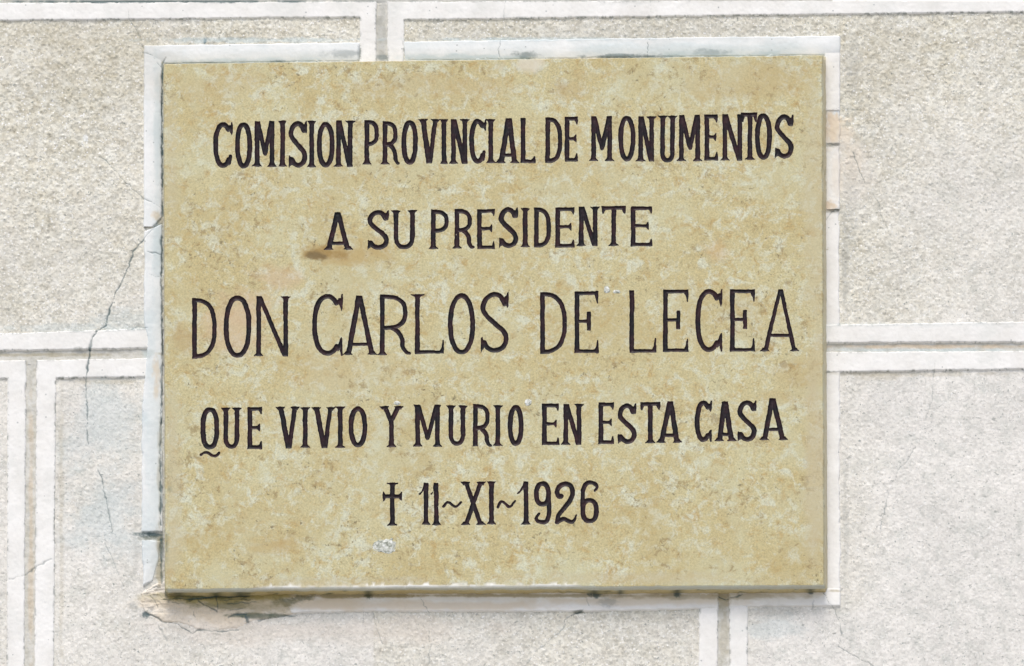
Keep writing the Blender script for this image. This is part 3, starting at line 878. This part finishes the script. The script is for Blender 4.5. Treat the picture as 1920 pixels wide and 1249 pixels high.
LINES = [
    [('C', 399, 436.5, 229, 315.5), ('O', 440.4, 473, 229, 316), ('M', 473, 519, 227, 313), ('I', 522, 538, 226, 313), ('S', 541, 576, 227, 315), ('I', 575.5, 593, 226, 314), ('O', 594, 627.5, 228, 314), ('N', 625.5, 666, 226, 313),
     ('P', 679, 711, 225, 309), ('R', 713, 750, 227, 309), ('O', 752.6, 783.7, 225, 309.5), ('V', 784, 825.5, 223, 307), ('I', 824.7, 840.5, 223, 308), ('N', 841, 881, 223, 307.5), ('C', 879, 912, 223, 307.5), ('I', 911, 929.5, 223, 306.5), ('A', 930, 974, 222, 306.5, 'r'), ('L', 976, 1004, 221, 306.5),
     ('D', 1022, 1054.7, 220, 306), ('E', 1058.5, 1083.6, 219, 303.5), ('M', 1104, 1152, 218, 302.5), ('O', 1159, 1191.7, 217, 303), ('N', 1192, 1231, 218, 303), ('U', 1233.6, 1269.5, 216.5, 305), ('M', 1268.6, 1317, 215.5, 302.5), ('E', 1320.5, 1346, 214.5, 301.7), ('N', 1350, 1393, 214, 301.5, 'n'), ('T', 1389, 1420, 211.5, 300, 'o'), ('O', 1415.5, 1447.5, 212, 300), ('S', 1452.5, 1488, 214.5, 298)],
    [('A', 607.5, 661.5, 397.5, 469), ('S', 689, 729.6, 393.5, 469), ('U', 733.7, 782, 394, 468), ('P', 803.5, 842, 393, 467), ('R', 848, 890, 391.6, 466.5), ('E', 894.3, 928, 392, 467.5), ('S', 935, 971.7, 388.6, 465.6), ('I', 975.8, 993.8, 390, 464), ('D', 1001, 1033.7, 389, 464.5), ('E', 1041, 1077, 388.6, 464.5), ('N', 1080.6, 1125, 387, 462), ('T', 1127.5, 1174, 386, 461.5), ('E', 1182.5, 1223, 387, 462.4)],
    [('D', 360, 407, 558.7, 672.5, 'b'), ('O', 419, 471.7, 554, 671), ('N', 475.8, 545, 555, 668.5), ('C', 584.5, 642.5, 551, 667.5, 'k'), ('A', 643.7, 706.7, 554, 666), ('R', 708, 771, 552, 666, 'b'), ('L', 770, 833, 551, 664, 'sb'), ('O', 839.7, 891, 550, 665), ('S', 901, 954, 547.5, 662),
     ('D', 1012.5, 1063.4, 547.5, 664, 'b'), ('E', 1077, 1122.5, 546, 662.5, 'b'), ('L', 1180, 1231, 544.5, 662, 'b'), ('E', 1242.8, 1291, 543, 660.5, 'b'), ('C', 1303, 1354.7, 542, 660, 'k'), ('E', 1368.5, 1415.5, 542.5, 659.5, 'b'), ('A', 1425.4, 1498.3, 542, 659.5, 'rph')],
    [('Q', 376, 411, 763.7, 843), ('U', 414.7, 453, 764, 842), ('E', 463.8, 491.6, 763, 842.4), ('V', 517, 562, 762, 841, 'l'), ('I', 562.5, 582, 763, 840), ('V', 584, 629, 763, 840.6, 'l'), ('I', 628, 648, 762, 840.6), ('O', 653.5, 689, 762, 839),
     ('Y', 711, 757.5, 761, 839), ('M', 774, 829, 759, 838, 't'), ('U', 836.7, 876.7, 759.7, 836.7), ('R', 885, 923, 757.5, 837.5, 'fm'), ('I', 924, 943, 759.7, 836.7), ('O', 951.7, 982, 759, 836.5),
     ('E', 1016, 1048.3, 756.5, 835), ('N', 1051.7, 1095, 757, 834.5), ('E', 1121.8, 1151, 754.5, 832.6), ('S', 1158, 1193.6, 756, 833), ('T', 1200, 1238.6, 753.6, 831.4), ('A', 1231, 1278.7, 752.5, 830.6, 'r'), ('C', 1302, 1335, 751, 829, 'k'), ('A', 1339.4, 1381, 752.5, 828), ('S', 1382.5, 1418.8, 750.6, 828.5), ('A', 1423.8, 1477, 747, 826, 'h')],
    [('+', 717.5, 754.4, 904.4, 986), ('1', 784.4, 808.5, 905, 984.6), ('1', 806.8, 828, 905, 985.2), ('~', 829.4, 867, 939.7, 952.5), ('X', 864, 911, 903, 985), ('I', 912.8, 930, 902, 984), ('~', 931, 967.5, 938.4, 953), ('1', 969, 996, 902.6, 984.5), ('9', 1001, 1033.4, 902.4, 984), ('2', 1040, 1081, 902.6, 984.2), ('6', 1088, 1123, 900, 981.7)],
]

def sdf(prims, X, Y, seed):
    """signed distance (negative inside) to the union of the strokes, with a hand-cut wobble"""
    x = X+0.42*vnoise(X, Y, 4.5, seed)+0.5*vnoise(X, Y, 14, seed+1)
    y = Y+0.42*vnoise(X, Y, 4.5, seed+2)+0.5*vnoise(X, Y, 14, seed+3)
    D = np.full(X.shape, 50.0)
    for p in prims:
        if p[0] == 'path':
            pts, r0, r1 = p[1:]
            n = len(pts)-1
            for i in range(n):
                d, t = seg_d(x, y, *pts[i], *pts[i+1])
                f = max(0, (i/n-.55)/.45)
                D = np.minimum(D, d-(r0+(r1-r0)*f))
        else:
            q = p[1]
            ins = np.zeros(X.shape, bool)
            d = np.full(X.shape, 50.0)
            for a, b in zip(q, np.roll(q, -1, 0)):
                d = np.minimum(d, seg_d(x, y, *a, *b)[0])
                if a[1] != b[1]:
                    ins ^= ((a[1] > y) != (b[1] > y)) & (x < (b[0]-a[0])*(y-a[1])/(b[1]-a[1])+a[0])
            D = np.minimum(D, np.where(ins, -d, d))
    return D+0.25*vnoise(X, Y, 3.0, seed+4)

def contours(F, gx, gy):
    """closed zero contours of a field on a regular grid"""
    ny, nx = F.shape
    sg = F < 0
    c = sg[:-1, :-1].astype(int)+2*sg[:-1, 1:]+4*sg[1:, 1:]+8*sg[1:, :-1]
    jj, ii = np.nonzero((c > 0) & (c < 15))
    link = {}
    tbl = {1: [(3, 0)], 2: [(0, 1)], 3: [(3, 1)], 4: [(1, 2)], 5: [(3, 0), (1, 2)], 6: [(0, 2)], 7: [(3, 2)], 8: [(2, 3)], 9: [(2, 0)], 10: [(0, 1), (2, 3)], 11: [(2, 1)], 12: [(1, 3)], 13: [(1, 0)], 14: [(0, 3)]}
    for j, i in zip(jj.tolist(), ii.tolist()):
        ek = (('h', j, i), ('v', j, i+1), ('h', j+1, i), ('v', j, i))
        for a, b in tbl[int(c[j, i])]:
            link.setdefault(ek[a], []).append(ek[b])
            link.setdefault(ek[b], []).append(ek[a])
    def pt(k):
        t, j, i = k
        if t == 'h':
            f = F[j, i]/(F[j, i]-F[j, i+1])
            return (gx[i]+f*(gx[i+1]-gx[i]), gy[j])
        f = F[j, i]/(F[j, i]-F[j+1, i])
        return (gx[i], gy[j]+f*(gy[j+1]-gy[j]))
    seen, loops = set(), []
    for k in link:
        if k in seen:
            continue
        loop, prev, cur = [], None, k
        while cur not in seen:
            seen.add(cur)
            loop.append(pt(cur))
            nxt = [q for q in link[cur] if q != prev]
            nxt = [q for q in nxt if q not in seen] or nxt
            prev, cur = cur, nxt[0]
        if len(loop) > 8:
            loops.append(loop)
    return loops

RES = 0.5
GX0, GY0 = 340, 190
gx = np.arange(GX0, 1515, RES)
gy = np.arange(GY0, 1000, RES)
FIELD = np.full((len(gy), len(gx)), 50.0, np.float32)
names = {'+': 'cross', '~': 'dash', '1': 'digit', '9': 'digit', '2': 'digit', '6': 'digit'}
sid = 5000
def groove(d):
    """depth of the cut from the distance to its edge: sloping walls, rounded floor"""
    t = np.clip(-d/4.2, 0, 1)
    return -0.15-1.9*(1-(1-t)**1.9)
for line in LINES:
    for L in line:
        sid += 10
        ch, x0, x1, y0, y1 = L[:5]
        pr = glyph(ch, x0, x1, y0, y1, L[5] if len(L) > 5 else '')
        m = 5
        ext_b = 18 if ch == 'Q' else 0
        i0, i1 = int((x0-m-GX0)/RES), int((x1+m-GX0)/RES)
        j0, j1 = int((y0-m-GY0)/RES), int((y1+m+ext_b-GY0)/RES)
        X, Y = np.meshgrid(gx[i0:i1], gy[j0:j1])
        D = sdf(pr, X, Y, sid)
        FIELD[j0:j1, i0:i1] = np.minimum(FIELD[j0:j1, i0:i1], D)
        # the painted groove itself, on every second sample
        Ds, Xs, Ys = D[::2, ::2], X[::2, ::2], Y[::2, ::2]
        keep = Ds < 1.6
        h = T+groove(Ds)+.25*vnoise(Xs, Ys, 4, sid+6)*(Ds < -1)
        ny, nx = Xs.shape
        cell = keep[:-1, :-1] & keep[1:, :-1] & keep[:-1, 1:] & keep[1:, 1:]
        j, i = np.nonzero(cell)
        a = j*nx+i
        q = np.stack([a, a+nx, a+nx+1, a+1], 1)
        used = np.zeros(nx*ny, bool)
        used[q.ravel()] = True
        rem = np.cumsum(used)-1
        wx, wz = W(Xs.ravel()[used], Ys.ravel()[used], T)
        co = np.stack([wx, -np.minimum(h.ravel()[used], T-.12)*S, wz], 1)
        link_mesh(names.get(ch, 'letter'), co, rem[q], M_PAINT, plaque)

def field_at(X, Y):
    i = np.clip(np.rint((X-GX0)/RES).astype(int), 0, len(gx)-1)
    j = np.clip(np.rint((Y-GY0)/RES).astype(int), 0, len(gy)-1)
    v = FIELD[j, i]
    out = (X < GX0) | (X > gx[-1]) | (Y < GY0) | (Y > gy[-1])
    return np.where(out, 50.0, v)

# ---- slab: front face with the letters cut out of it, arris, sides
SL_BLOBS = [
    (650, 478, 76, 22, (0.50, 0.35, 0.13), .6, 20), (610, 475, 40, 15, (0.37, 0.235, 0.065), .9, 8.5), (592, 480, 22, 9, (0.19, 0.125, 0.04), .9, 7.5), (640, 478, 20, 10, (0.36, 0.23, 0.07), .6, 7),
    (1052, 161, 13, 11, (0.45, 0.32, 0.13), .6, 9), (1072, 170, 30, 16, (0.50, 0.37, 0.17), .4, 14),
    (430, 610, 60, 60, (0.64, 0.46, 0.30), .5, 30), (520, 520, 50, 26, (0.64, 0.47, 0.31), .45, 24), (470, 575, 50, 40, (0.64, 0.46, 0.30), .35, 24),
    (343, 628, 20, 34, (0.47, 0.33, 0.15), .5, 14), (990, 118, 36, 14, (0.72, 0.66, 0.52), .8, 10), (935, 120, 20, 8, (0.72, 0.66, 0.52), .5, 10), (1006, 128, 8, 14, (0.73, 0.68, 0.55), .6, 7),
    (1490, 700, 70, 30, (0.50, 0.37, 0.16), .4, 26), (1470, 745, 50, 14, (0.50, 0.36, 0.15), .4, 16), (1530, 400, 26, 330, (0.57, 0.50, 0.31), .55, 60), (1530, 900, 24, 250, (0.57, 0.49, 0.31), .65, 60),
    (325, 900, 20, 200, (0.56, 0.49, 0.32), .5, 50), (322, 300, 16, 150, (0.56, 0.49, 0.32), .35, 40), (530, 1022, 34, 14, (0.49, 0.34, 0.13), .5, 14), (500, 1030, 50, 10, (0.52, 0.38, 0.16), .4, 12),
    (1345, 470, 30, 20, (0.62, 0.42, 0.20), .45, 12), (640, 700, 160, 40, (0.56, 0.42, 0.20), .25, 30), (800, 160, 180, 30, (0.52, 0.40, 0.20), .3, 40), (1400, 150, 130, 40, (0.53, 0.41, 0.20), .35, 40), (420, 160, 110, 36, (0.53, 0.41, 0.20), .3, 40),
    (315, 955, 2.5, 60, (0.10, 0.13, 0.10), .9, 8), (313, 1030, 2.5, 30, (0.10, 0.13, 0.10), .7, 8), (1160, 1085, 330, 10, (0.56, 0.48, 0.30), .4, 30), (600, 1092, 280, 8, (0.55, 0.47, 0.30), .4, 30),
    (744, 262, 5, 9, (0.12, 0.17, 0.17), .5, 4),
]
def slab_stain(X, Y, extra=None):
    global BLOBS
    keep, keepc = BLOBS[:], CRACKS[:]
    BLOBS = SL_BLOBS
    CRACKS.clear()
    BLOBS = [(*q[:4], tuple(.88*v for v in q[4]), *q[5:]) for q in BLOBS]
    s = wall_stain(X, Y)
    BLOBS = keep
    CRACKS.extend(keepc)
    return s

pts, edges = [], []
def add_loop(lp):
    b = len(pts)
    pts.extend(lp)
    n = len(lp)
    edges.extend([(b+i, b+(i+1) % n) for i in range(n)])
for lp in contours(FIELD, gx, gy):
    out = [lp[0]]
    for p in lp[1:]:
        if math.hypot(p[0]-out[-1][0], p[1]-out[-1][1]) > 0.95:
            out.append(p)
    add_loop(out)

# outline of the front face, slightly worn
def side(fn, a, b, horiz, step=4.0):
    t = np.linspace(a, b, int(abs(b-a)/step)+1)[:-1]
    return [(float(u), float(fn(u))) if horiz else (float(fn(u)), float(u)) for u in t]
o_top = side(PT, 309, 1540, True)
o_right = side(PR, float(PT(1540)), float(PB(1543)), False)
o_bot = side(PB, 1543, 312, True, 3.0)
o_left = side(PL, float(PB(312)), float(PT(309)), False)
outline = np.array(o_top+o_right+o_bot+o_left)
ox, oy = outline[:, 0], outline[:, 1]
wig = 0.5
ox2 = ox+wig*vnoise(ox, oy, 18, 71)+.3*vnoise(ox, oy, 5, 72)
oy2 = oy+wig*vnoise(ox, oy, 18, 73)+.3*vnoise(ox, oy, 5, 74)
# chipped stretch of the bottom arris, also the mask of its painted highlight
nb0, nb1 = len(o_top)+len(o_right), len(o_top)+len(o_right)+len(o_bot)
kind0 = np.array([0]*len(o_top)+[1]*len(o_right)+[2]*len(o_bot)+[3]*len(o_left))
isb = np.zeros(len(ox), bool)
isb[nb0:nb1] = True
chip_glint = isb*(sstep(450, 520, ox)-sstep(1060, 1120, ox))*np.clip(.7+.9*fbm(ox, oy*0, 20, 75, 3, .7), 0, 1.3)
ox2 = ox2-np.where(kind0 == 1, 3.2*np.maximum(0, vnoise(ox, oy, 26, 76)-.55)*2, 0)
oy2 = oy2-np.where(kind0 == 2, 2.4*np.maximum(0, vnoise(ox, oy, 23, 77)-.6)*2, 0)+np.where(kind0 == 0, 2.4*np.maximum(0, vnoise(ox, oy, 29, 78)-.6)*2, 0)
oy2 = oy2-2.4*chip_glint
outline = np.stack([ox2, oy2], 1)
n_out0 = len(pts)
add_loop([tuple(p) for p in outline])
GXs, GYs = np.meshgrid(np.arange(318, 1538, 9.0), np.arange(126, 1094, 9.0))
GXs, GYs = GXs.ravel(), GYs.ravel()
GXs, GYs = GXs+3*vnoise(GXs, GYs, 9, 81), GYs+3*vnoise(GXs, GYs, 9, 82)
ok = (field_at(GXs, GYs) > 2.5) & (GYs > PT(GXs)+5) & (GYs < PB(GXs)-6) & (GXs > PL(GYs)+5) & (GXs < PR(GYs)-5)
pts.extend(zip(GXs[ok].tolist(), GYs[ok].tolist()))
# closer points where the brown stain lies
sx, sy = np.meshgrid(np.arange(556, 712, 2.6), np.arange(454, 508, 2.6))
sx, sy = sx.ravel(), sy.ravel()
sx, sy = sx+.9*vnoise(sx, sy, 2, 84), sy+.9*vnoise(sx, sy, 2, 85)
ok = field_at(sx, sy) > 2
pts.extend(zip(sx[ok].tolist(), sy[ok].tolist()))
# second line of points inside the chipped arris, carrying the painted highlight
cx_ = np.arange(440, 1130, 3.0)
cy_ = PB(cx_)-5.6+.8*vnoise(cx_, cx_*0, 7, 83)
pts.extend(zip(cx_.tolist(), cy_.tolist()))
res = delaunay_2d_cdt([Vector(p) for p in pts], edges, [], 1, 1e-5)
V = np.array([(v.x, v.y) for v in res[0]])
Fc = np.array([f for f in res[2] if len(f) == 3])
cen = V[Fc].mean(1)
area = np.abs(np.cross(V[Fc[:, 1]]-V[Fc[:, 0]], V[Fc[:, 2]]-V[Fc[:, 0]]))
Fc = Fc[(field_at(cen[:, 0], cen[:, 1]) > 0) & (area > 1e-6)]
# orient towards the street
cr_ = np.cross(V[Fc[:, 1]]-V[Fc[:, 0]], V[Fc[:, 2]]-V[Fc[:, 0]])
Fc[cr_ > 0] = Fc[cr_ > 0][:, ::-1]
wx, wz = W(V[:, 0], V[:, 1], T)
co_f = np.stack([wx, np.full(len(wx), -T*S), wz], 1)
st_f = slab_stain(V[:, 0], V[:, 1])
# chipped arris whitened: bare stone plus the highlight it catches, painted in
dB = PB(V[:, 0])-V[:, 1]
chip_hl = (sstep(455, 520, V[:, 0])-sstep(1060, 1110, V[:, 0]))*np.clip(.8+1.1*fbm(V[:, 0], V[:, 1]*0, 20, 75, 3, .7), 0, 1)*np.where(dB < 4.2, 1, np.where(dB < 7.5, np.clip(.3+1.2*vnoise(V[:, 0], V[:, 1], 6, 79), 0, 1), 0))
st_f[:, :3] = st_f[:, :3]*(1-chip_hl[:, None])+np.array((.88, .87, .80))[None]*chip_hl[:, None]
st_f[:, 3] = np.maximum(st_f[:, 3], chip_hl)

# rings running back from the outline: arris, chamfer, sides, back
n = len(outline)
onx = np.zeros((n, 2))
lt, lr, lb = len(o_top), len(o_right), len(o_bot)
onx[:lt] = (0, -1)
onx[lt:lt+lr] = (1, 0)
onx[lt+lr:lt+lr+lb] = (0, 1)
onx[lt+lr+lb:] = (-1, 0)
kind = np.array([0]*lt+[1]*lr+[2]*lb+[3]*(n-lt-lr-lb))
onx[lt] = (1, -1)
onx[lt+lr] = (1, 1)
onx[lt+lr+lb] = (-1, 1)
onx[0] = (-1, -1)
#            outward offset per side (top,right,bottom,left), depth behind the face
RINGS = [((.7, .8, 1.2, .7), .5), ((1.4, 1.6, 3.4, 1.6), 1.6), ((1.8, 2.4, 4.6, 2.2), 3.4), ((2.0, 3.2, 5.4, 2.6), 5.6), ((2, 4.2, 5.6, 2.8), 9.5), ((2, 5.4, 5.5, 2.8), 15), ((2, 6.6, 5.4, 2.9), 20), ((2, 7.8, 5.3, 3), 25), ((2, 9, 5.2, 3), 30), ((2, 10, 5.2, 3), 37)]
rows = [co_f[n_out0:n_out0+n].copy()]
rst = []
base2 = np.stack(W(outline[:, 0], outline[:, 1], T), 1)
for ri, (of, dp) in enumerate(RINGS):
    off = np.array(of)[kind]
    p = outline+onx*off[:, None]
    if ri > 2:
        p = p+np.stack([.5*vnoise(p[:, 0], p[:, 1]+dp, 14, 91), .5*vnoise(p[:, 0], p[:, 1]+dp, 11, 92)], 1)
    x, z = W(p[:, 0], p[:, 1], T)
    rows.append(np.stack([x, np.full(n, -(T-dp)*S), z], 1))
    col = np.tile(np.array((.47, .44, .33)), (n, 1))
    al = np.full(n, .25)
    if ri < 4:                                   # bottom chamfer painted with its grey sky reflection
        b = kind == 2
        col[b] = (.52, .53, .46)
        al[b] = .75
        k2 = chip_glint*(1.2 if ri == 0 else .6 if ri == 1 else 0)  # chip white and edge highlight painted on the first rings
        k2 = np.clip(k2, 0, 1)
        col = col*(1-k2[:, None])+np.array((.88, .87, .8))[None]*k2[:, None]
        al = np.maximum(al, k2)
    else:
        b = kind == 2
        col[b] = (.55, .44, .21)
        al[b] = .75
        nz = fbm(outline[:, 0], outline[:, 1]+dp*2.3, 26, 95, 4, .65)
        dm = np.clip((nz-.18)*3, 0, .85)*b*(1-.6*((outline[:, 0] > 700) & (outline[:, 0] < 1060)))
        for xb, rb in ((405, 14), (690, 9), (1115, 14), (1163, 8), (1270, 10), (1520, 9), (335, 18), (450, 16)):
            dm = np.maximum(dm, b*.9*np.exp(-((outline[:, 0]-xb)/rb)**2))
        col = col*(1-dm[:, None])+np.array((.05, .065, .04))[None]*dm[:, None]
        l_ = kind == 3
        col[l_] = (.10, .14, .13)  # gap's darkness painted onto the slab's left side
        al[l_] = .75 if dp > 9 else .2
        r_ = kind == 1
        col[r_] = (.56, .49, .32)
        al[r_] = .7
        dr = np.clip((fbm(outline[:, 1], outline[:, 0]+dp*2, 30, 97, 4, .65)-.25)*3, 0, .7)*r_*(dp > 24)
        col = col*(1-dr[:, None])+np.array((.12, .13, .09))[None]*dr[:, None]
        al = np.maximum(al, np.maximum(dm, dr))
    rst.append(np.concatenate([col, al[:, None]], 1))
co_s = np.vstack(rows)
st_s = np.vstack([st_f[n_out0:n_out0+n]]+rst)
qs = []
idx = np.arange(n)
for r in range(len(RINGS)):
    a, b = r*n+idx, r*n+(idx+1) % n
    qs.append(np.stack([a, b, b+n, a+n], 1))
qs = np.vstack(qs)
allco = np.vstack([co_f, co_s])
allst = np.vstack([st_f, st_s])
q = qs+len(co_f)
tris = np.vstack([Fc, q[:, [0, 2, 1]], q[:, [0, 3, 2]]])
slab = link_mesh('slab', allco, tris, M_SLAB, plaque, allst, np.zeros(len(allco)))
slab.data.polygons.foreach_set('use_smooth', np.r_[np.zeros(len(Fc), bool), np.ones(2*len(q), bool)])

# ---- crumbled white chips on the face
def chip(x, y, rx, ry, seed):
    xs, ys = np.arange(x-rx*1.6, x+rx*1.6, .8), np.arange(y-ry*1.6, y+ry*1.6, .8)
    def e(X, Y):
        return 1-np.hypot((X-x)/rx, (Y-y)/ry)+.55*fbm(X, Y, min(rx, 9), seed, 4, .65)
    def hf(X, Y):
        k = e(X, Y)
        return T+np.where(k > 0, .3+1.3*np.clip(k*2, 0, 1)*(.7+.8*fbm(X, Y, 4, seed+1, 3, .7)), k*2)
    grid_mesh('chip', xs, ys, hf, lambda X, Y: e(X, Y) > -.12, M_CHIP, plaque, href=T)
chip(721, 1024, 21, 14, 6100)
chip(991, 755, 6.5, 6, 6110)
chip(745, 756, 6, 4, 6120)
chip(1138, 544, 6, 6, 6130)
chip(1157, 547, 6, 4, 6140)
